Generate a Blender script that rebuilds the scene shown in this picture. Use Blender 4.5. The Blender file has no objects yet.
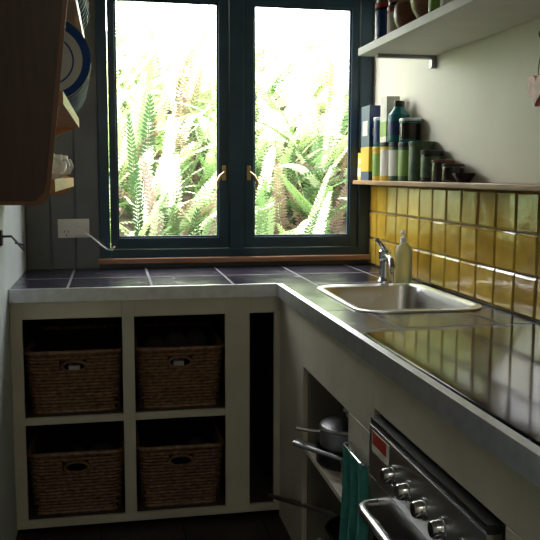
import bpy, math, random
from mathutils import Vector, Matrix
random.seed(7)
S=bpy.context.scene
try:
    S.view_settings.view_transform='Standard'
except Exception: pass
COL=S.collection

# ------------------------------------------------------------------ materials
def mat(name,col,rough=.6,metal=0.,spec=.5,noise=0.,nscale=20.,bump=0.,bscale=60.,coat=0.):
    m=bpy.data.materials.new(name);m.use_nodes=True
    nt=m.node_tree;b=nt.nodes['Principled BSDF']
    b.inputs['Base Color'].default_value=(*col,1);b.inputs['Roughness'].default_value=rough
    b.inputs['Metallic'].default_value=metal
    b.inputs['Specular IOR Level'].default_value=spec
    b.inputs['Coat Weight'].default_value=coat
    tc=nt.nodes.new('ShaderNodeTexCoord')
    if noise>0:
        n=nt.nodes.new('ShaderNodeTexNoise');n.inputs['Scale'].default_value=nscale;n.inputs['Detail'].default_value=5
        r=nt.nodes.new('ShaderNodeValToRGB')
        r.color_ramp.elements[0].position=.3;r.color_ramp.elements[1].position=.7
        r.color_ramp.elements[0].color=(*[c*(1-noise) for c in col],1)
        r.color_ramp.elements[1].color=(*[min(1,c*(1+noise)) for c in col],1)
        nt.links.new(tc.outputs['Object'],n.inputs['Vector']);nt.links.new(n.outputs['Fac'],r.inputs['Fac'])
        nt.links.new(r.outputs['Color'],b.inputs['Base Color'])
    if bump>0:
        n=nt.nodes.new('ShaderNodeTexNoise');n.inputs['Scale'].default_value=bscale
        bp=nt.nodes.new('ShaderNodeBump');bp.inputs['Strength'].default_value=bump;bp.inputs['Distance'].default_value=.01
        nt.links.new(tc.outputs['Object'],n.inputs['Vector']);nt.links.new(n.outputs['Fac'],bp.inputs['Height'])
        nt.links.new(bp.outputs['Normal'],b.inputs['Normal'])
    return m

def wood(name,c1,c2,rough=.5,axis='Y',scale=8):
    m=mat(name,c1,rough);nt=m.node_tree;b=nt.nodes['Principled BSDF']
    tc=nt.nodes['Texture Coordinate'];mp=nt.nodes.new('ShaderNodeMapping')
    sc={'X':(.08,1,1),'Y':(1,.08,1),'Z':(1,1,.08)}[axis]
    mp.inputs['Scale'].default_value=[s*scale*4 for s in sc]
    n=nt.nodes.new('ShaderNodeTexNoise');n.inputs['Scale'].default_value=2.5;n.inputs['Detail'].default_value=6
    r=nt.nodes.new('ShaderNodeValToRGB');r.color_ramp.elements[0].color=(*c1,1);r.color_ramp.elements[1].color=(*c2,1)
    r.color_ramp.elements[0].position=.35;r.color_ramp.elements[1].position=.65
    nt.links.new(tc.outputs['Object'],mp.inputs['Vector']);nt.links.new(mp.outputs['Vector'],n.inputs['Vector'])
    nt.links.new(n.outputs['Fac'],r.inputs['Fac']);nt.links.new(r.outputs['Color'],b.inputs['Base Color'])
    return m

def tilemat(name,c1,c2,grout,w,h,rough=.2,off=0.,mortar=.004,gr=.7,loc=(0,0,0)):
    m=mat(name,c1,rough);nt=m.node_tree;b=nt.nodes['Principled BSDF']
    tc=nt.nodes['Texture Coordinate'];mp=nt.nodes.new('ShaderNodeMapping');mp.inputs['Location'].default_value=loc
    k=nt.nodes.new('ShaderNodeTexBrick');k.offset=off;k.inputs['Scale'].default_value=1
    k.inputs['Brick Width'].default_value=w;k.inputs['Row Height'].default_value=h
    k.inputs['Mortar Size'].default_value=mortar
    k.inputs['Color1'].default_value=(*c1,1);k.inputs['Color2'].default_value=(*c2,1);k.inputs['Mortar'].default_value=(*grout,1)
    nt.links.new(tc.outputs['Object'],mp.inputs['Vector']);nt.links.new(mp.outputs['Vector'],k.inputs['Vector'])
    n=nt.nodes.new('ShaderNodeTexNoise');n.inputs['Scale'].default_value=14;n.inputs['Detail'].default_value=6
    nt.links.new(tc.outputs['Object'],n.inputs['Vector'])
    mx=nt.nodes.new('ShaderNodeMixRGB');mx.blend_type='MULTIPLY';mx.inputs[0].default_value=.6
    nt.links.new(k.outputs['Color'],mx.inputs[1]);nt.links.new(n.outputs['Color'],mx.inputs[2])
    nt.links.new(mx.outputs[0],b.inputs['Base Color'])
    mr=nt.nodes.new('ShaderNodeMapRange');mr.inputs['To Min'].default_value=rough;mr.inputs['To Max'].default_value=gr
    nt.links.new(k.outputs['Fac'],mr.inputs['Value'])
    ad=nt.nodes.new('ShaderNodeMath');ad.operation='MULTIPLY_ADD';ad.inputs[1].default_value=.25
    nt.links.new(n.outputs['Fac'],ad.inputs[0]);nt.links.new(mr.outputs['Result'],ad.inputs[2])
    sb=nt.nodes.new('ShaderNodeMath');sb.operation='SUBTRACT';sb.inputs[1].default_value=.1
    nt.links.new(ad.outputs[0],sb.inputs[0]);nt.links.new(sb.outputs[0],b.inputs['Roughness'])
    bp=nt.nodes.new('ShaderNodeBump');bp.inputs['Strength'].default_value=.5;bp.inputs['Distance'].default_value=.003;bp.invert=True
    nt.links.new(k.outputs['Fac'],bp.inputs['Height']);nt.links.new(bp.outputs['Normal'],b.inputs['Normal'])
    return m

M={}
M['wall']=mat('wall_paint',(.90,.87,.70),.55,noise=.04,nscale=3,bump=.05,bscale=30)
M['wallL']=mat('wall_paint_cool',(.52,.57,.58),.6,noise=.06,nscale=4)
M['wallB']=mat('board_backlit_grey',(.15,.165,.18),.55,noise=.15,nscale=6)  # white wall seen against the window; backlit shade put into this grey
M['ceil']=mat('ceiling_paint',(.65,.65,.62),.8)
M['floor']=tilemat('floor_dark',(.05,.035,.028),(.04,.03,.025),(.02,.015,.012),.3,.3,.45)
M['cream']=mat('cream_paint',(.60,.55,.45),.45,noise=.08,nscale=7,bump=.05,bscale=40)
M['inner']=mat('cabinet_inside_shade',(.06,.05,.045),.8)  # cream panels inside, their shade put into the colour as dark brown
M['inner2']=mat('cabinet_inside_half_shade',(.22,.20,.16),.7)  # same cream interior with less shade in its colour, keeps the pans readable
M['teal']=mat('window_paint_teal',(.012,.047,.085),.35,noise=.2,nscale=9)
M['sill']=wood('sill_wood',(.34,.17,.10),(.50,.28,.18),.4,'X')
M['ledge']=wood('ledge_wood',(.28,.12,.05),(.42,.2,.09),.45,'Y')
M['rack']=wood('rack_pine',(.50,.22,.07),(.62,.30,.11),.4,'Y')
M['rackd']=wood('rack_side_backlit',(.045,.018,.012),(.065,.026,.015),.4,'Z')  # near side panel is backlit; that shade darkens both wood tones
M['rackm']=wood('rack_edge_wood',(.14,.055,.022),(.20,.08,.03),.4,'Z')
M['slate']=tilemat('counter_slate_tile',(.024,.024,.042),(.034,.033,.052),(.15,.15,.17),.30,.30,.20,loc=(.1,.03,0),mortar=.005)
M['steel']=mat('stainless_steel',(.66,.66,.66),.28,1.,bump=.03,bscale=200)
M['steelb']=mat('brushed_edging',(.72,.74,.80),.34,.9,noise=.1,nscale=30)
M['chrome']=mat('chrome',(.55,.55,.58),.15,1.)
M['blackg']=mat('black_glass',(.008,.008,.009),.10,coat=.3)
M['bench']=mat('polished_bench_slab',(.014,.013,.015),.09,noise=.3,nscale=18,bump=.015,bscale=20)
M['black']=mat('black_plastic',(.012,.012,.013),.4)
M['brass']=mat('brass',(.5,.38,.2),.3,1.)
M['white']=mat('white_gloss',(.8,.8,.78),.3,bump=.0)
M['shelfw']=mat('shelf_white_paint',(.84,.83,.75),.45,noise=.04,nscale=10)
M['grout']=mat('tile_grout',(.11,.085,.04),.8)
M['wick']=mat('wicker',(.19,.10,.05),.5,noise=.5,nscale=60)
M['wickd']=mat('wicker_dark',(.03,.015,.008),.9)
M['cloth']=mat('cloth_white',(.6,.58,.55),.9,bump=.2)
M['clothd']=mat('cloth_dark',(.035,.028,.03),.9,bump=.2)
M['tealc']=mat('towel_teal',(.05,.27,.23),.95,noise=.2,nscale=40,bump=.4,bscale=300)
M['red']=mat('red_label',(.5,.03,.02),.5)
M['blue']=mat('blue_label',(.012,.04,.16),.35)
M['tealp']=mat('teal_label',(.0,.16,.17),.35)
M['yellow']=mat('yellow_label',(.75,.5,.03),.4)
M['green']=mat('green_tin',(.06,.11,.05),.35,noise=.4,nscale=40)
M['lime']=mat('lime_label',(.25,.42,.07),.4)
M['brown']=mat('brown_ceramic',(.16,.06,.03),.3,noise=.3,nscale=30)
M['dark']=mat('dark_glass_jar',(.02,.015,.012),.15)
M['paper']=mat('label_paper',(.75,.72,.62),.6)
M['pan']=mat('pan_metal',(.40,.40,.41),.3,1.)
M['pand']=mat('pan_dark',(.015,.015,.016),.35)
M['cblue']=mat('plate_blue_glaze',(.04,.10,.34),.15)
M['heart']=mat('heart_ceramic',(.6,.18,.12),.4,noise=.3,nscale=60)
M['soil']=mat('bank_soil',(.05,.038,.03),.95,noise=.6,nscale=5,bump=.8,bscale=12)
def glassmat():
    m=bpy.data.materials.new('window_glass');m.use_nodes=True;nt=m.node_tree;nt.nodes.clear()
    o=nt.nodes.new('ShaderNodeOutputMaterial');t=nt.nodes.new('ShaderNodeBsdfTransparent');g=nt.nodes.new('ShaderNodeBsdfGlossy')
    g.inputs['Roughness'].default_value=.02;x=nt.nodes.new('ShaderNodeMixShader');x.inputs[0].default_value=.05
    nt.links.new(t.outputs[0],x.inputs[1]);nt.links.new(g.outputs[0],x.inputs[2]);nt.links.new(x.outputs[0],o.inputs[0]);return m
M['glass']=glassmat()
def tinted(name,col,f):
    m=bpy.data.materials.new(name);m.use_nodes=True;b=m.node_tree.nodes['Principled BSDF']
    b.inputs['Base Color'].default_value=(*col,1);b.inputs['Roughness'].default_value=.15
    b.inputs['Transmission Weight'].default_value=f;b.inputs['IOR'].default_value=1.2;return m
M['soap']=tinted('soap_bottle_plastic',(.80,.88,.72),.7)
def leaf(name,col,tr=.45):
    m=bpy.data.materials.new(name);m.use_nodes=True;nt=m.node_tree;nt.nodes.clear()
    o=nt.nodes.new('ShaderNodeOutputMaterial');d=nt.nodes.new('ShaderNodeBsdfDiffuse');t=nt.nodes.new('ShaderNodeBsdfTranslucent')
    d.inputs[0].default_value=(*col,1);t.inputs[0].default_value=(col[0]*1.1,min(1,col[1]*1.15),col[2]*.7,1)
    x=nt.nodes.new('ShaderNodeMixShader');x.inputs[0].default_value=tr
    nt.links.new(d.outputs[0],x.inputs[1]);nt.links.new(t.outputs[0],x.inputs[2]);nt.links.new(x.outputs[0],o.inputs[0]);return m
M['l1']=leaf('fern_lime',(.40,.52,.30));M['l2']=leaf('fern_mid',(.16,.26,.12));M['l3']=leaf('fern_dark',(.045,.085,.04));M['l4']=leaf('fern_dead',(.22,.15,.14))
M['l5']=leaf('fern_overexposed',(.74,.79,.67))  # near-white leaf colour carries the overexposed daylight on the fronds
def tileglaze():
    m=mat('yellow_tile_glaze',(.62,.42,.03),.13,coat=.3);nt=m.node_tree;b=nt.nodes['Principled BSDF']
    g=nt.nodes.new('ShaderNodeNewGeometry');r=nt.nodes.new('ShaderNodeValToRGB')
    r.color_ramp.elements[0].color=(.58,.34,.03,1);r.color_ramp.elements[1].color=(.92,.62,.08,1)
    nt.links.new(g.outputs['Random Per Island'],r.inputs['Fac'])
    tc=nt.nodes['Texture Coordinate'];n=nt.nodes.new('ShaderNodeTexNoise');n.inputs['Scale'].default_value=16;n.inputs['Detail'].default_value=4
    mx=nt.nodes.new('ShaderNodeMixRGB');mx.blend_type='MULTIPLY';mx.inputs[0].default_value=.55
    nt.links.new(tc.outputs['Object'],n.inputs['Vector']);nt.links.new(r.outputs[0],mx.inputs[1]);nt.links.new(n.outputs['Fac'],mx.inputs[2])
    nt.links.new(mx.outputs[0],b.inputs['Base Color'])
    bp=nt.nodes.new('ShaderNodeBump');bp.inputs['Strength'].default_value=.35;bp.inputs['Distance'].default_value=.01
    nt.links.new(n.outputs['Fac'],bp.inputs['Height']);nt.links.new(bp.outputs[0],b.inputs['Normal'])
    return m
M['ytile']=tileglaze()

# ------------------------------------------------------------------ mesh builder
class B:
    def __init__(s): s.v=[];s.f=[];s.m=[];s.mats=[]
    def mi(s,k):
        if k not in s.mats: s.mats.append(k)
        return s.mats.index(k)
    def add(s,vs,fs,k,T=None):
        o=len(s.v);i=s.mi(k)
        for v in vs: s.v.append(tuple(T@Vector(v)) if T else tuple(v))
        for f in fs: s.f.append([a+o for a in f]);s.m.append(i)
    def box(s,x0,x1,y0,y1,z0,z1,k,T=None):
        vs=[(x,y,z) for z in (z0,z1) for y in (y0,y1) for x in (x0,x1)]
        s.add(vs,[(0,2,3,1),(4,5,7,6),(0,1,5,4),(2,6,7,3),(0,4,6,2),(1,3,7,5)],k,T)
    def lathe(s,prof,k,T=None,seg=28,ks=None):
        n=len(prof);vs=[]
        for r,z in prof:
            for j in range(seg):
                a=2*math.pi*j/seg;vs.append((r*math.cos(a),r*math.sin(a),z))
        o=len(s.v)
        for v in vs: s.v.append(tuple(T@Vector(v)) if T else v)
        for i in range(n-1):
            mi=s.mi(ks[i] if ks else k)
            for j in range(seg):
                s.f.append([o+a for a in (i*seg+j,i*seg+(j+1)%seg,(i+1)*seg+(j+1)%seg,(i+1)*seg+j)]);s.m.append(mi)
        for i,rev in ((0,True),(n-1,False)):
            if prof[i][0]>1e-5:
                f=[o+i*seg+j for j in range(seg)]
                if rev: f.reverse()
                s.f.append(f);s.m.append(s.mi((ks[0] if i==0 else ks[-1]) if ks else k))
    def tube(s,pts,r,k,seg=8,closed=False,T=None,rs=None):
        pts=[Vector(p) for p in pts];n=len(pts);vs=[]
        up=None
        for i,p in enumerate(pts):
            if closed: t=(pts[(i+1)%n]-pts[i-1]).normalized()
            else: t=(pts[min(i+1,n-1)]-pts[max(i-1,0)]).normalized()
            if up is None:
                up=Vector((0,0,1)) if abs(t.z)<.9 else Vector((0,1,0))
            a=t.cross(up)
            if a.length<1e-4: a=t.orthogonal()
            a.normalize();b=a.cross(t).normalized();up=b
            rr=rs[i] if rs else r
            for j in range(seg):
                w=2*math.pi*j/seg;vs.append(p+(a*math.cos(w)+b*math.sin(w))*rr)
        fs=[]
        for i in range(n if closed else n-1):
            i2=(i+1)%n
            fs+=[(i*seg+j,i2*seg+j,i2*seg+(j+1)%seg,i*seg+(j+1)%seg) for j in range(seg)]
        if not closed:
            fs.append(tuple(range(seg)));fs.append(tuple(reversed([(n-1)*seg+j for j in range(seg)])))
        s.add(vs,fs,k,T)
    def prism(s,poly,ax,a,b,k,T=None):
        def P(u,v,w):
            return {'x':(w,u,v),'y':(u,w,v),'z':(u,v,w)}[ax]
        n=len(poly);vs=[P(u,v,a) for u,v in poly]+[P(u,v,b) for u,v in poly]
        fs=[tuple(range(n)),tuple(reversed(range(n,2*n)))]+[(i,i+n,(i+1)%n+n,(i+1)%n) for i in range(n)]
        s.add(vs,fs,k,T)
    def done(s,name,bevel=0,smooth=True,solid=0,seg=2):
        me=bpy.data.meshes.new(name);me.from_pydata(s.v,[],s.f)
        for k in s.mats: me.materials.append(M[k])
        for p,i in zip(me.polygons,s.m): p.material_index=i
        import bmesh
        if solid==0 and len(me.polygons)<60000:
            bm=bmesh.new();bm.from_mesh(me)
            bmesh.ops.recalc_face_normals(bm,faces=bm.faces)
            bm.to_mesh(me);bm.free()
        if smooth:
            for p in me.polygons: p.use_smooth=True
            me.set_sharp_from_angle(angle=math.radians(38))
        o=bpy.data.objects.new(name,me);COL.objects.link(o)
        if solid:
            m=o.modifiers.new('s','SOLIDIFY');m.thickness=solid
        if bevel:
            m=o.modifiers.new('b','BEVEL');m.width=bevel;m.segments=seg;m.limit_method='ANGLE';m.angle_limit=math.radians(50)
        return o
def TR(x,y,z,rz=0,rx=0,ry=0):
    return Matrix.Translation((x,y,z))@Matrix.Rotation(rz,4,'Z')@Matrix.Rotation(rx,4,'X')@Matrix.Rotation(ry,4,'Y')

W=1.524;YB=-4.6;H=.9;CZ=2.45;FX=.962;FY=-.632
# ------------------------------------------------------------------ room shell
b=B();b.box(-.12,W+.12,YB-.12,.12,-.1,0,'floor');b.done('floor')
b=B();b.box(-.12,W+.12,YB-.12,.12,CZ,CZ+.1,'ceil');b.done('ceiling')
b=B();b.box(-.12,0,YB,.12,0,CZ,'wallL');b.done('wall_left')
b=B();b.box(W,W+.12,YB,.12,0,CZ,'wall');b.done('wall_right')
b=B();b.box(-.12,W+.12,YB-.12,YB,0,CZ,'wall');b.done('wall_rear')
WX0,WX1,WZ0,WZ1=.31,1.515,.925,2.13
b=B()
b.box(0,WX0,0,.12,0,CZ,'wallB');b.box(WX1,W,0,.12,0,CZ,'wallB')
b.box(WX0,WX1,0,.12,0,WZ0,'wallB');b.box(WX0,WX1,0,.12,WZ1,CZ,'wallB')
for i in range(3):
    b.box(.006+i*.102,.102+i*.102,-.008,0,.9,CZ,'wallB')
b.done('wall_back',bevel=.002)

# ------------------------------------------------------------------ window
b=B()
gx=[(.384,.825),(.98,1.423)];gz0,gz1=1.03,2.036
b.box(WX0,.352,-.022,.10,WZ0+.02,WZ1,'teal');b.box(1.462,WX1,-.022,.10,WZ0+.02,WZ1,'teal')
b.box(.352,1.462,-.022,.10,WZ1-.05,WZ1,'teal');b.box(.352,1.462,-.022,.10,WZ0+.02,WZ0+.055,'teal')
b.box(.872,.934,-.018,.10,WZ0+.055,WZ1-.05,'teal')
for (a,c),(o0,o1) in zip(gx,[(.355,.870),(.936,1.459)]):
    y0,y1=-.008,.04
    b.box(o0,a,y0,y1,.983,2.078,'teal');b.box(c,o1,y0,y1,.983,2.078,'teal')
    b.box(a,c,y0,y1,.983,gz0,'teal');b.box(a,c,y0,y1,gz1,2.078,'teal')
    b.box(a,c,.014,.018,gz0,gz1,'glass')
    for q in ((a,a+.008,gz0,gz1),(c-.008,c,gz0,gz1),(a,c,gz0,gz0+.008),(a,c,gz1-.008,gz1)):
        b.box(q[0],q[1],.0,.014,q[2],q[3],'teal')
for x,sg in ((.847,-1),(.958,1)):
    b.box(x-.009,x+.009,-.012,-.008,1.28,1.345,'brass')
    b.tube([(x,-.012,1.315),(x,-.034,1.315)],.006,'brass')
    b.tube([(x,-.034,1.315),(x+sg*.02,-.038,1.30),(x+sg*.035,-.036,1.27),(x+sg*.03,-.034,1.245)],.005,'brass',rs=[.005,.006,.006,.004])
b.done('window_1',bevel=.002)
b=B();b.box(WX0-.01,WX1,-.055,.10,WZ0-.003,WZ0+.02,'sill');b.done('trim_1',bevel=.003)

# ------------------------------------------------------------------ cabinets
b=B();F0,F1=FY+.004,FY+.024
for a,c in ((0.001,.0425),(.389,.432),(.765,.8565),(.95,.985)): b.box(a,c,F0,F1,.05,.858,'cream')
for a,c in ((.0425,.389),(.432,.765),(.8565,.95)):
    b.box(a,c,F0,F1,.7935,.858,'cream')
for a,c in ((.0425,.389),(.432,.765)): b.box(a,c,F0,F1,.408,.433,'cream')
b.box(.001,.985,F0,F1,.022,.0499,'cream')
b.box(.001,.985,F1+.02,F1+.03,0,.03,'black')
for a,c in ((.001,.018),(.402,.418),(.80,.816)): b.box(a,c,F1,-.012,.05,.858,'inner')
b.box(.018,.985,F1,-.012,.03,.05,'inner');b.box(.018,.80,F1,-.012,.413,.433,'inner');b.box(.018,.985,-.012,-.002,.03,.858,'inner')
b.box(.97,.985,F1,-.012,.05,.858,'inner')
b.done('shelf_cabinet',bevel=.002)
b=B();X0,X1=.972,.99
b.box(X0,X1,-1.0,F0-.001,0,.858,'cream')
b.box(X0,X1,-1.73,-1.0,.675,.858,'cream')
b.box(X0,X1,-2.95,-1.73,.745,.858,'cream')
b.box(X0,X1,-1.74,-1.52,0,.675,'cream');b.box(X0,X1,-2.95,-2.39,0,.745,'cream')
b.box(X1,W-.004,-1.015,-1.0,0,.858,'inner2');b.box(X1,W-.004,-1.535,-1.52,0,.858,'inner2')
b.box(X0,W-.004,-1.52,-1.015,.395,.413,'cream');b.box(X0,W-.004,-1.52,-1.015,.03,.05,'cream')
b.box(W-.015,W-.004,-1.52,-1.015,.05,.858,'inner2')
b.box(X0,W-.004,-2.97,-2.95,0,.858,'cream')
b.done('sink_cabinet',bevel=.002)

# ------------------------------------------------------------------ countertop
b=B();z0,z1=.86,H
hx0,hx1,hy0,hy1=1.10,1.455,-1.28,-.74
WR=W-.002
b.box(0.001,WR,FY,-.001,z0,z1,'slate')
b.box(FX,hx0,-2.98,FY,z0,z1,'slate');b.box(hx1,WR,-2.98,FY,z0,z1,'slate')
b.box(hx0,hx1,hy1,FY,z0,z1,'slate');b.box(hx0,hx1,-2.98,hy0,z0,z1,'slate')
b.box(0.001,FX-.005,FY-.005,FY,.856,.903,'steelb');b.box(FX-.005,FX,-2.98,FY,.856,.903,'steelb')
b.box(0.001,FX-.005,FY,FY+.012,.9,.903,'steelb');b.box(FX,FX+.016,-2.98,FY,.9,.903,'steelb')
for i in range(4):
    b.lathe([(.004,0),(.003,.002)],'steel',TR(.15+i*.24,FY-.005,.88,rx=math.pi/2),seg=10)
b.done('kitchen_countertop')

# ------------------------------------------------------------------ sink
def rrect(x0,x1,y0,y1,r,n=8):
    p=[]
    for cx,cy,a0 in ((x1-r,y1-r,0),(x0+r,y1-r,90),(x0+r,y0+r,180),(x1-r,y0+r,270)):
        for i in range(n+1):
            a=math.radians(a0+90*i/n);p.append((cx+r*math.cos(a),cy+r*math.sin(a)))
    return p
b=B();loops=[]
sx0,sx1,sy0,sy1=1.07,1.485,-1.31,-.71
for ins,z,r in ((0,.9005,.09),(0.001,.905,.09),(.008,.9065,.085),(.022,.905,.078),(.032,.900,.07),(.037,.88,.068),(.045,.79,.065),(.055,.765,.06),(.08,.75,.05),(.15,.744,.03)):
    loops.append([(x,y,z) for x,y in rrect(sx0+ins,sx1-ins,sy0+ins,sy1-ins,r)])
n=len(loops[0]);vs=[v for l in loops for v in l];fs=[]
for i in range(len(loops)-1):
    fs+=[(i*n+j,i*n+(j+1)%n,(i+1)*n+(j+1)%n,(i+1)*n+j) for j in range(n)]
fs.append(tuple((len(loops)-1)*n+j for j in range(n)))
b.add(vs,fs,'steel')
b.lathe([(.001,.750),(.030,.750),(.04,.7485),(.042,.746)],'chrome',TR(1.28,-1.0,0),seg=24)
for k in range(6):
    a=k*math.pi/3;b.lathe([(.003,.7505),(.0028,.751)],'black',TR(1.28+.015*math.cos(a),-1.0+.015*math.sin(a),0),seg=8)
b.done('kitchen_sink')

b=B();fx,fy=1.37,-.655
b.lathe([(.027,.0),(.027,.008),(.022,.014),(.020,.03),(.020,.085),(.024,.09),(.024,.12),(.016,.128),(.0,.13)],'chrome',TR(fx,fy,.9))
b.tube([(fx,fy,.985),(fx-.01,fy-.03,1.0),(fx-.02,fy-.09,1.01),(fx-.028,fy-.15,1.0),(fx-.03,fy-.165,.975)],.012,'chrome',12)
b.tube([(fx,fy,1.02),(fx-.015,fy-.02,1.04),(fx-.05,fy-.05,1.068)],.009,'chrome',10,rs=[.016,.012,.009])
b.done('kitchen_faucet')
b=B();T=TR(1.44,-.665,.9)
b.lathe([(.0,0),(.030,.002),(.034,.01),(.034,.11),(.030,.135),(.014,.150),(.012,.157)],'soap',T)
b.lathe([(.014,.152),(.014,.172),(.006,.175),(.005,.20),(.0,.202)],'white',T)
b.tube([(1.44,-.665,1.098),(1.425,-.69,1.098),(1.415,-.705,1.09)],.004,'white')
b.done('dish_soap_bottle')

b=B()
b.prism(rrect(.985,1.505,-2.85,-1.595,.008,3),'z',.9005,.9045,'bench')
b.done('glossy_bench_slab',bevel=.001)

# ------------------------------------------------------------------ tiles
b=B();ph=.1213;pw=.125
b.box(W-.006,W-.0005,-2.98,-.002,.903,1.263,'grout')
for r in range(3):
    for c in range(23):
        y1=-.004-c*pw;y0=y1-pw+.005;za=.904+r*ph*.987;zb=za+ph*.987-.005
        x=W-.006;e=.006;t=.005
        def jt(): return random.uniform(-.0016,.0016)
        vs=[(x,y0,za),(x,y1,za),(x,y1,zb),(x,y0,zb),(x-t+jt(),y0+e,za+e),(x-t+jt(),y1-e,za+e),(x-t+jt(),y1-e,zb-e),(x-t+jt(),y0+e,zb-e)]
        b.add(vs,[(4,5,6,7),(0,1,5,4),(1,2,6,5),(2,3,7,6),(3,0,4,7)],'ytile')
b.done('backsplash_tiles',smooth=False)
b=B();b.box(1.43,W-.001,-2.98,-.024,1.264,1.282,'ledge');b.done('wooden_ledge_shelf',bevel=.003)

# upper shelf
b=B();b.box(1.251,W-.001,-2.6,-.653,1.735,1.762,'shelfw')
for y in (-.72,-1.9):
    b.box(1.30,W-.001,y-.012,y+.012,1.722,1.735,'pan')
    b.box(W-.02,W-.001,y-.012,y+.012,1.69,1.722,'pan')
b.done('white_storage_shelf',bevel=.002)

# ------------------------------------------------------------------ tins & jars
def can(name,x,y,z,r,h,body,lid,label=None,dome=False):
    b=B();T=TR(x,y,z)
    b.lathe([(0,0),(r*.95,0),(r,.004),(r,h*.12),(r*1.004,h*.13),(r*1.004,h*.8),(r,h*.81),(r,h*.88)],body,T,ks=[body,body,body,body,label or body,body,body])
    if dome: b.lathe([(r*.98,h*.88),(r*.98,h*.93),(r*.6,h*.97),(r*.2,h),(0,h*1.0)],lid,T)
    else: b.lathe([(r*1.03,h*.88),(r*1.04,h*.89),(r*1.04,h*.985),(r*.98,h),(0,h)],lid,T)
    return b.done(name)
def bottle(name,x,y,z,r,h,body,cap,label):
    b=B();T=TR(x,y,z)
    b.lathe([(0,0),(r*.95,0),(r,.005),(r,h*.15),(r*1.005,h*.16),(r*1.005,h*.5),(r,h*.51),(r*.98,h*.66),(r*.6,h*.78),(r*.42,h*.87)],body,T,ks=[body]*4+[label]+[body]*4)
    b.lathe([(r*.5,h*.86),(r*.5,h*.98),(r*.44,h),(0,h)],cap,T)
    return b.done(name)
def cbox(name,x,y,z,sx,sy,h,body,label,rz=0,tilt=0):
    b=B();T=TR(x,y,z,rz)@Matrix.Rotation(tilt,4,'X')
    b.box(-sx/2,sx/2,-sy/2,sy/2,0,h,body,T);e=.0008
    b.box(-sx/2-e,sx/2+e,-sy/2-e,sy/2+e,h*.12,h*.45,label,T)
    b.box(-sx/2-e,-sx/2,-sy*.3,sy*.3,h*.6,h*.8,'paper',T);b.box(-sx*.3,sx*.3,-sy/2-e,-sy/2,h*.6,h*.7,'paper',T)
    return b.done(name,bevel=.0015)
LZ=1.2825;LX=1.478
cbox('cardboard_food_box',LX-.005,-.085,LZ,.06,.05,.12,'yellow','paper')
cbox('cardboard_food_box',LX-.008,-.19,LZ,.075,.11,.315,'blue','yellow')
can('spice_tin',LX-.005,-.295,LZ,.038,.14,'yellow','yellow','lime')
can('spice_tin',LX-.005,-.295,LZ+.141,.036,.12,'tealp','white','blue')
can('spice_tin',LX,-.39,LZ,.042,.155,'yellow','black','paper')
cbox('food_packet',LX-.005,-.385,LZ+.156,.055,.075,.18,'paper','lime')
can('tea_tin',LX,-.50,LZ,.044,.15,'green','black','paper')
bottle('sauce_bottle',LX-.005,-.49,LZ+.151,.043,.16,'tealp','dark','blue')
can('tea_tin',LX,-.61,LZ,.045,.145,'green','black','lime')
can('spice_tin',LX,-.60,LZ+.146,.040,.09,'tealp','steel','dark')
can('tea_tin',LX,-.72,LZ,.045,.145,'green','green','green')
can('tea_tin',LX,-.825,LZ,.040,.11,'dark','black','green')
can('jam_jar',LX,-.92,LZ,.037,.075,'dark','brown')
can('jam_jar',LX,-1.005,LZ,.036,.06,'brown','black','dark')
b=B();b.lathe([(0,0),(.02,0),(.022,.004),(.036,.022),(.038,.03),(.035,.03),(.03,.02),(0,.006)],'dark',TR(LX,-1.09,LZ));b.done('small_dish')
SZ=1.7625
can('coffee_jar',1.31,-.80,SZ,.042,.13,'dark','red','blue')
can('spice_jar',1.31,-.80,SZ+.131,.038,.10,'green','white','paper')
can('spice_jar',1.315,-.895,SZ,.037,.10,'red','brown','paper')
can('spice_jar',1.315,-.895,SZ+.101,.035,.09,'dark','white','brown')
b=B();b.lathe([(0,0),(.03,0),(.05,.02),(.060,.05),(.056,.085),(.035,.105),(.04,.115),(.03,.125),(.01,.13),(.012,.145),(0,.148)],'brown',TR(1.32,-1.01,SZ));b.done('ginger_jar')
b=B();b.lathe([(0,0),(.03,0),(.032,.006),(.055,.04),(.062,.07),(.058,.07),(.05,.045),(.028,.012),(0,.01)],'brown',TR(1.325,-1.15,SZ));b.done('ceramic_bowl')
for i,(k1,k2,k3,h) in enumerate([('green','green','lime',.12),('tealp','red','paper',.11),('brown','red','paper',.11),('dark','white','yellow',.13),('red','dark','paper',.10),('brown','dark','lime',.14)]):
    can('spice_jar',1.31,-1.265-.088*i,SZ,.036,h,k1,k2,k3)
can('coffee_jar',1.45,-.80,SZ,.045,.17,'brown','dark','paper')
can('coffee_jar',1.45,-.91,SZ,.045,.18,'dark','brown','yellow')
can('coffee_jar',1.45,-1.03,SZ,.045,.15,'red','brown','dark')

b=B();pts=[]
for i in range(40):
    t=2*math.pi*i/40
    pts.append((.0030*16*math.sin(t)**3,.0030*(13*math.cos(t)-5*math.cos(2*t)-2*math.cos(3*t)-math.cos(4*t))))
b.prism([(-1.46+u,1.545+v) for u,v in pts],'x',W-.014,W-.001,'heart')
b.tube([(W-.006,-1.46,1.56),(W-.004,-1.455,1.60),(W-.002,-1.46,1.63)],.0015,'brown',5)
b.done('heart_ornament',bevel=.004)
b=B();b.prism([(-1.475+.35*u,1.685+.35*v) for u,v in pts],'x',W-.010,W-.001,'brown');b.done('heart_ornament')

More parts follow.
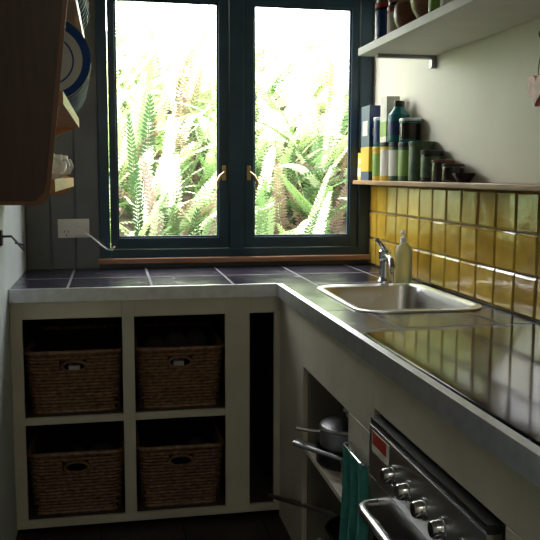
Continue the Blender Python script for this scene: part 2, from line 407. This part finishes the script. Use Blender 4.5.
# ------------------------------------------------------------------ plate rack (left wall)
b=B();ya,yb=-1.6,-.6
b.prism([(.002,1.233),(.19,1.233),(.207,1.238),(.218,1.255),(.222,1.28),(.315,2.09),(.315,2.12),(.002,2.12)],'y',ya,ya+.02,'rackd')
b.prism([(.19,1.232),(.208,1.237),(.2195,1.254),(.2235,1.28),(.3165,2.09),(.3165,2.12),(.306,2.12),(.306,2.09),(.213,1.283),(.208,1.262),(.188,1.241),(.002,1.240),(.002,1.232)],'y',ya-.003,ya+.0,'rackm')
def xf(z): return .218+(z-1.25)*.1155
far=[(.002,1.233),(.19,1.233),(.215,1.245),(.225,1.262),(.225,1.29)]
for za,zb_ in ((1.29,1.465),(1.481,1.72),(1.736,1.96)):
    for i in range(0,9):
        u=i/8;far.append((xf(za+(zb_-za)*u)+.004-.10*math.sin(math.pi*min(1,u*1.0))**.6,za+(zb_-za)*u))
far+=[(.30,1.98),(.315,2.12),(.002,2.12)]
b.prism(far,'y',yb-.018,yb,'rack')
for z in (1.262,1.465,1.72,1.96):
    b.box(.002,xf(z)+.012,ya+.02,yb-.018,z,z+.016,'rack')
    b.box(xf(z)-.002,xf(z)+.012,ya+.02,yb-.018,z+.016,z+.03,'rack')
b.box(.002,.312,ya+.02,yb-.018,2.1,2.12,'rack')
b.done('plate_rack',bevel=.002)
def plate(y,z,r,cx,lean=.10,rim='cblue'):
    b=B();T=TR(cx,y,z+r*math.cos(lean)+.002)@Matrix.Rotation(math.pi/2-lean,4,'X')
    p=[(0,.004),(r*.5,.004),(r*.56,.006),(r*.60,.0065),(r*.80,.014),(r*.96,.020),(r,.021),(r,.017),(r*.62,0),(0,0)]
    b.lathe(p,'white',T,seg=48,ks=['white','white',rim,'white',rim,rim,'white','white','white'])
    return b.done('dinner_plate')
for i in range(11): plate(-.70-.068*i,1.4815,.108-.002*(i%3),.180+.003*i)
for i in range(11): plate(-.70-.068*i,1.7365,.10,.20)
def cup(x,y,z,rz):
    b=B();T=TR(x,y,z,rz)
    b.lathe([(0,0),(.022,0),(.024,.005),(.034,.03),(.040,.06),(.043,.085),(.040,.085),(.036,.05),(.02,.01),(0,.008)],'white',T)
    b.tube([(.036,0,.068),(.055,0,.070),(.064,0,.050),(.052,0,.028),(.034,0,.025)],.0045,'white',8,T=T)
    return b.done('teacup')
for i,(x,y) in enumerate([(.175,-.68),(.18,-.80),(.17,-.92),(.155,-1.04),(.16,-1.16)]): cup(x,y,1.279,-.7+i*.3)

# ------------------------------------------------------------------ outlet & cord
b=B()
b.box(.135,.265,-.020,-.0085,1.035,1.115,'white')
for x in (.17,.225):
    b.box(x-.012,x+.012,-.024,-.020,1.085,1.103,'white')
    for dx,dz,a in ((-.008,.0,.4),(.008,.0,-.4),(0,-.014,0)):
        T=TR(x+dx,-.0205,1.062+dz,0,0,a);b.box(-.0015,.0015,-.0005,.0005,-.005,.005,'black',T)
b.box(.21,.245,-.048,-.0212,1.045,1.078,'white')
b.tube([(.24,-.045,1.06),(.27,-.06,1.045),(.31,-.07,1.01),(.335,-.075,.99),(.36,-.075,.985),(.37,-.07,1.0)],.004,'white',8)
b.done('power_outlet',bevel=.003)

b=B()
b.box(0.0005,.006,-.80,-.76,1.07,1.12,'black')
b.tube([(.004,-.78,1.10),(.035,-.78,1.10),(.04,-.76,1.09),(.04,-.60,1.055),(.04,-.46,1.025),(.035,-.42,1.04),(.004,-.42,1.05)],.004,'black',8)
b.done('towel_rail')

# ------------------------------------------------------------------ baskets
def basket(cx,zb,w,h,seed,fill):
    b=B();y0,y1=-.60,-.10
    rows=17;rh=(h-.02)/rows
    def ring(z,infl,ph,amp):
        k=(z/h);hw=w/2*(.90+.10*k)+infl
        ya_,yb_=y0-(-.02)*(1-k)-infl,y1+infl-.02*(1-k)
        loop=rrect(cx-hw,cx+hw,ya_,yb_,.035,5)
        P=[Vector((p[0],p[1],0)) for p in loop];P.append(P[0])
        segs=[(P[i+1]-P[i]).length for i in range(len(P)-1)];T_=sum(segs);N=132
        out=[];i=0;acc=0
        for q in range(N):
            d=T_*q/N
            while acc+segs[i]<d: acc+=segs[i];i+=1
            u=(d-acc)/segs[i];p=P[i].lerp(P[i+1],u)
            nrm=Vector(((p.x-cx)/hw,(p.y-(y0+y1)/2)/((yb_-ya_)/2),0))
            nrm=Vector((nrm.x if abs(nrm.x)>.93 else 0,nrm.y if abs(nrm.y)>.93 else 0,0))
            if nrm.length>0: nrm.normalize()
            off=amp*math.sin(math.pi*q/2+math.pi/4+ph)
            out.append(p+nrm*off+Vector((0,0,zb+z)))
        return out
    hz0,hz1=h*.68,h*.84
    for r in range(rows):
        z=.012+rh*(r+.5);pts=ring(z,0,math.pi*(r%2),.004)
        if hz0<z<hz1:
            keep=[not(abs(p.x-cx)<.042 and p.y<-.5) for p in pts]
            st=keep.index(False)
            seq=[pts[(st+i)%len(pts)] for i in range(len(pts)) if keep[(st+i)%len(pts)]]
            b.tube(seq,rh*.52,'wick',5)
        else: b.tube(pts,rh*.52,'wick',5,closed=True)
    b.tube(ring(h-.006,.003,0,0),.0095,'wick',7,closed=True)
    b.tube(ring(.007,.001,0,0),.008,'wick',7,closed=True)
    yy=y0-.001
    b.tube([(cx+.043*math.cos(a*math.pi/8),yy,zb+h*.76+h*.085*math.sin(a*math.pi/8)) for a in range(16)],.005,'wick',6,closed=True)
    t=.005;xa,xb=cx-w/2*.89,cx+w/2*.89
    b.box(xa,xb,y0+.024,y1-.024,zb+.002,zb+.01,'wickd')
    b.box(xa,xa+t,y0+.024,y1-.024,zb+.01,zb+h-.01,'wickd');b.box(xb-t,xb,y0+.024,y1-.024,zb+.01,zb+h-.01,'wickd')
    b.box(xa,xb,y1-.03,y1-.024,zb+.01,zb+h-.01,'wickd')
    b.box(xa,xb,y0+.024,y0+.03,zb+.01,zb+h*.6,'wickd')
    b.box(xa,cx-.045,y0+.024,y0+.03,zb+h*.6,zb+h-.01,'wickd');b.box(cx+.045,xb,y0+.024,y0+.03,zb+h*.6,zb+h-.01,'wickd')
    for q in range(3):
        hh=(.13,.23,.15,.16)[fill]+.01*q
        X=cx+(q-1)*w*.26
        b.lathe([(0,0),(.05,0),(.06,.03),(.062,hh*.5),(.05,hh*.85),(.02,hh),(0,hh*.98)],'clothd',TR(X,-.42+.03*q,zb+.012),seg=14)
    if fill<2: b.box(cx-.022,cx+.018,-.56,-.50,zb+.012,zb+h*.73,'cloth')
    return b.done('wicker_basket')
basket(.216,.434,.335,.235,0,0);basket(.599,.434,.315,.235,1,1)
basket(.216,.051,.335,.24,2,3);basket(.599,.051,.315,.24,1,2)

# ------------------------------------------------------------------ pans
def saucepan(x,y,z,r,h,ang,hl=.17,k='pan',lid=True,dz=.012):
    b=B();T=TR(x,y,z,ang)
    b.lathe([(0,0),(r*.93,0),(r,.008),(r,h),(r*1.04,h+.002),(r*.97,h),(r*.96,.01),(0,.008)],k,T,seg=32)
    b.tube([(r,0,h-.015),(r+.03,0,h-.012),(r+hl,0,h-.015+dz)],.008,'pan',8,T=T,rs=[.006,.007,.009])
    if lid:
        b.lathe([(r*1.02,h+.003),(r*.98,h+.010),(r*.6,h+.022),(r*.2,h+.03),(.008,h+.032),(.008,h+.045),(.018,h+.05),(.016,h+.06),(0,h+.062)],k,T,seg=32)
    return b.done('saucepan')
saucepan(1.065,-1.20,.4135,.095,.055,math.radians(150),.07,lid=False,k='pand')
saucepan(1.068,-1.21,.4705,.090,.06,math.radians(170),.075)
saucepan(1.32,-1.15,.4135,.09,.10,math.radians(100),.03)
saucepan(1.075,-1.41,.4135,.085,.07,math.radians(128),.20,lid=False)
saucepan(1.09,-1.31,.0505,.10,.13,math.radians(140),.05,lid=False)
b=B();T=TR(1.09,-1.27,.184,math.radians(112));r=.105
b.lathe([(0,0),(r*.8,0),(r,.04),(r*1.02,.042),(r*.97,.04),(r*.78,.006),(0,.005)],'pand',T,seg=32)
b.tube([(r*.97,0,.033),(r+.05,0,.035),(r+.22,0,.005),(r+.40,0,-.030)],.009,'pan',8,T=T,rs=[.007,.008,.009,.009])
b.done('frying_pan')
saucepan(1.36,-1.28,.0505,.09,.12,math.radians(200),.02,'pan')

# ------------------------------------------------------------------ oven
b=B();o0,o1=-2.37,-1.765
b.box(.978,W-.03,o0,o1,.10,.735,'pan')
b.box(.952,.978,o0,o1,.72,.737,'black')
b.box(.950,.978,o0,o1,.60,.72,'steel')
b.box(.955,.978,o0,o1,.13,.592,'steel')
b.box(.9535,.955,o0+.03,o1-.03,.17,.50,'blackg')
b.box(.978,W-.03,o0,o1,.001,.10,'black')
b.box(.9492,.950,-1.90,-1.785,.662,.712,'paper');b.box(.9488,.9492,-1.885,-1.79,.68,.710,'red')
for y in (-1.93,-2.02,-2.11,-2.20,-2.29):
    T=TR(.950,y,.655)@Matrix.Rotation(-math.pi/2,4,'Y')
    b.lathe([(.022,0),(.022,.003),(.018,.005),(.0165,.022),(.014,.025),(0,.025)],'chrome',T,seg=24)
hz=.545
b.tube([(.955,-1.82,hz),(.925,-1.82,hz),(.912,-1.835,hz),(.908,-1.86,hz),(.908,-2.29,hz),(.912,-2.315,hz),(.925,-2.33,hz),(.955,-2.33,hz)],.011,'steel',12)
b.done('built_in_oven',bevel=.0015)
b=B();nu,nv=22,26;vs=[];
for i in range(nv+1):
    for j in range(nu+1):
        u=j/nu;v=i/nv
        y=-1.565-.17*u;z=.60-.36*v
        x=.957-.012*math.sin(u*17+v*1.5)*(.3+.7*v)-.004*math.sin(u*31)
        vs.append((x-.004,y-.008*math.sin(v*5),z+.012*math.sin(u*6)*v))
fs=[(i*(nu+1)+j,i*(nu+1)+j+1,(i+1)*(nu+1)+j+1,(i+1)*(nu+1)+j) for i in range(nv) for j in range(nu)]
b.add(vs,fs,'tealc');o=b.done('dish_towel',solid=.004)
b=B();b.tube([(.972,-1.56,.603),(.95,-1.56,.603),(.945,-1.575,.603),(.945,-1.71,.603),(.95,-1.725,.603),(.972,-1.725,.603)],.003,'chrome',8);b.done('towel_bar')

# ------------------------------------------------------------------ outside: fern covered bank
def bank(x,v):
    y=1.0+1.7*v;z=-.1+2.0*v+.18*math.sin(x*2.1+.6)*v+.10*math.sin(x*5.3)*v+.14*v*(x-.7)
    return Vector((x,y+.12*math.sin(x*3.1+v*7),z+.06*math.sin(x*7+v*11)))
b=B();nx,nv=60,26;vs=[]
for i in range(nv+1):
    for j in range(nx+1):
        vs.append(bank(-2.2+6.8*j/nx,i/nv))
fs=[(i*(nx+1)+j,i*(nx+1)+j+1,(i+1)*(nx+1)+j+1,(i+1)*(nx+1)+j) for i in range(nv) for j in range(nx)]
b.add(vs,fs,'soil')
b.box(-3,5,.13,1.2,-.35,-.12,'soil')
b.box(-2.2,4.6,2.72,6,-.2,1.5,'soil')
def frond(p,d,L,droop,wd,k):
    n=int(L/.024);side=d.cross(Vector((0,0,1)))
    if side.length<.1: side=Vector((1,0,0))
    side.normalize();side=(side+Vector((random.uniform(-.4,.4),random.uniform(-.5,.5),random.uniform(-.5,.5)))).normalized()
    vs=[];fs=[];pos=p.copy();dr=d.normalized();st=L/n
    mid=[]
    for i in range(n+1):
        mid.append((pos.copy(),dr.copy()));pos=pos+dr*st
        dr=(dr+Vector((0,0,-droop/n*(1+i/n)))).normalized()
    for i in range(n):
        q,t=mid[i];s=(side-t*side.dot(t)).normalized()
        fr=i/n;ll=wd*(max(.02,math.sin(math.pi*(fr*.86+.12)))**.6)*random.uniform(.85,1.1)
        hw=st*.42
        for sg in (-1,1):
            o=len(vs)
            tip=q+s*sg*ll+t*st*1.3-Vector((0,0,ll*.25))
            m1=q+s*sg*ll*.3+t*st*.3;m2=q+s*sg*ll*.72+t*st*.85-Vector((0,0,ll*.1))
            vs+=[q,m1-t*hw,m2-t*hw*.85,tip,m2+t*hw*.85,m1+t*hw];fs.append((o,o+1,o+2,o+3,o+4,o+5))
    for i in range(0,n,4):
        q,t=mid[i];q2,_=mid[min(i+4,n)];s=(side-t*side.dot(t)).normalized()*.003
        o=len(vs);vs+=[q-s,q+s,q2+s,q2-s];fs.append((o,o+1,o+2,o+3))
    b.add(vs,fs,k)
for i in range(1450):
    x=random.uniform(-1.4,4.0);v=random.random()**.75
    p=bank(x,v);d=Vector((random.gauss(.2,.55),random.uniform(-.7,.1),random.uniform(.5,1.5)))
    r=random.random()
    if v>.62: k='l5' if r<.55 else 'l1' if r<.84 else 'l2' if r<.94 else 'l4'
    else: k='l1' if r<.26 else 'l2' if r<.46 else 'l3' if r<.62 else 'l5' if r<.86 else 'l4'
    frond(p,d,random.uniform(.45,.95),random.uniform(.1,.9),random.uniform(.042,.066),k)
b.done('garden_fern_bank',smooth=False)

# ------------------------------------------------------------------ light
w=bpy.data.worlds.new('sky');S.world=w;w.use_nodes=True
bg=w.node_tree.nodes['Background'];bg.inputs[0].default_value=(.98,.98,1,1);bg.inputs[1].default_value=13
def light(name,typ,loc,rot,e,col,size=None,sy=None,ang=None):
    l=bpy.data.lights.new(name,typ);l.energy=e;l.color=col
    if size: l.shape='RECTANGLE';l.size=size;l.size_y=sy or size
    if ang is not None: l.angle=ang
    o=bpy.data.objects.new(name,l);COL.objects.link(o);o.location=loc;o.rotation_euler=rot;return o
light('sun','SUN',(0,-3,6),(math.radians(38),0,math.radians(15)),11,(1,.97,.92),ang=.03)
light('fill_light','AREA',(.7,-3.9,2.42),(0,0,0),6,(1,.95,.85),.5,.5)  # added room fill behind the camera; no fixture is modelled here
po=light('window_portal','AREA',(.91,.115,1.53),(math.radians(-90),0,0),1,(1,1,1),1.2,1.2)
po.data.cycles.is_portal=True

# ------------------------------------------------------------------ camera
f,cx,cy,cz,yaw,pit,rol=801.7,.3597,-3.5265,1.3028,.1951,.1176,.0038
fw=Vector((math.sin(yaw)*math.cos(pit),math.cos(yaw)*math.cos(pit),-math.sin(pit)))
r=Vector((math.cos(yaw),-math.sin(yaw),0));u=r.cross(fw)
r2=math.cos(rol)*r+math.sin(rol)*u;u2=-math.sin(rol)*r+math.cos(rol)*u
cam=bpy.data.cameras.new('camera');cam.sensor_width=36;cam.lens=f/540*36;cam.clip_start=.02
co=bpy.data.objects.new('camera',cam);COL.objects.link(co)
m=Matrix((r2,u2,-fw)).transposed().to_4x4();m.translation=(cx,cy,cz);co.matrix_world=m
S.camera=co
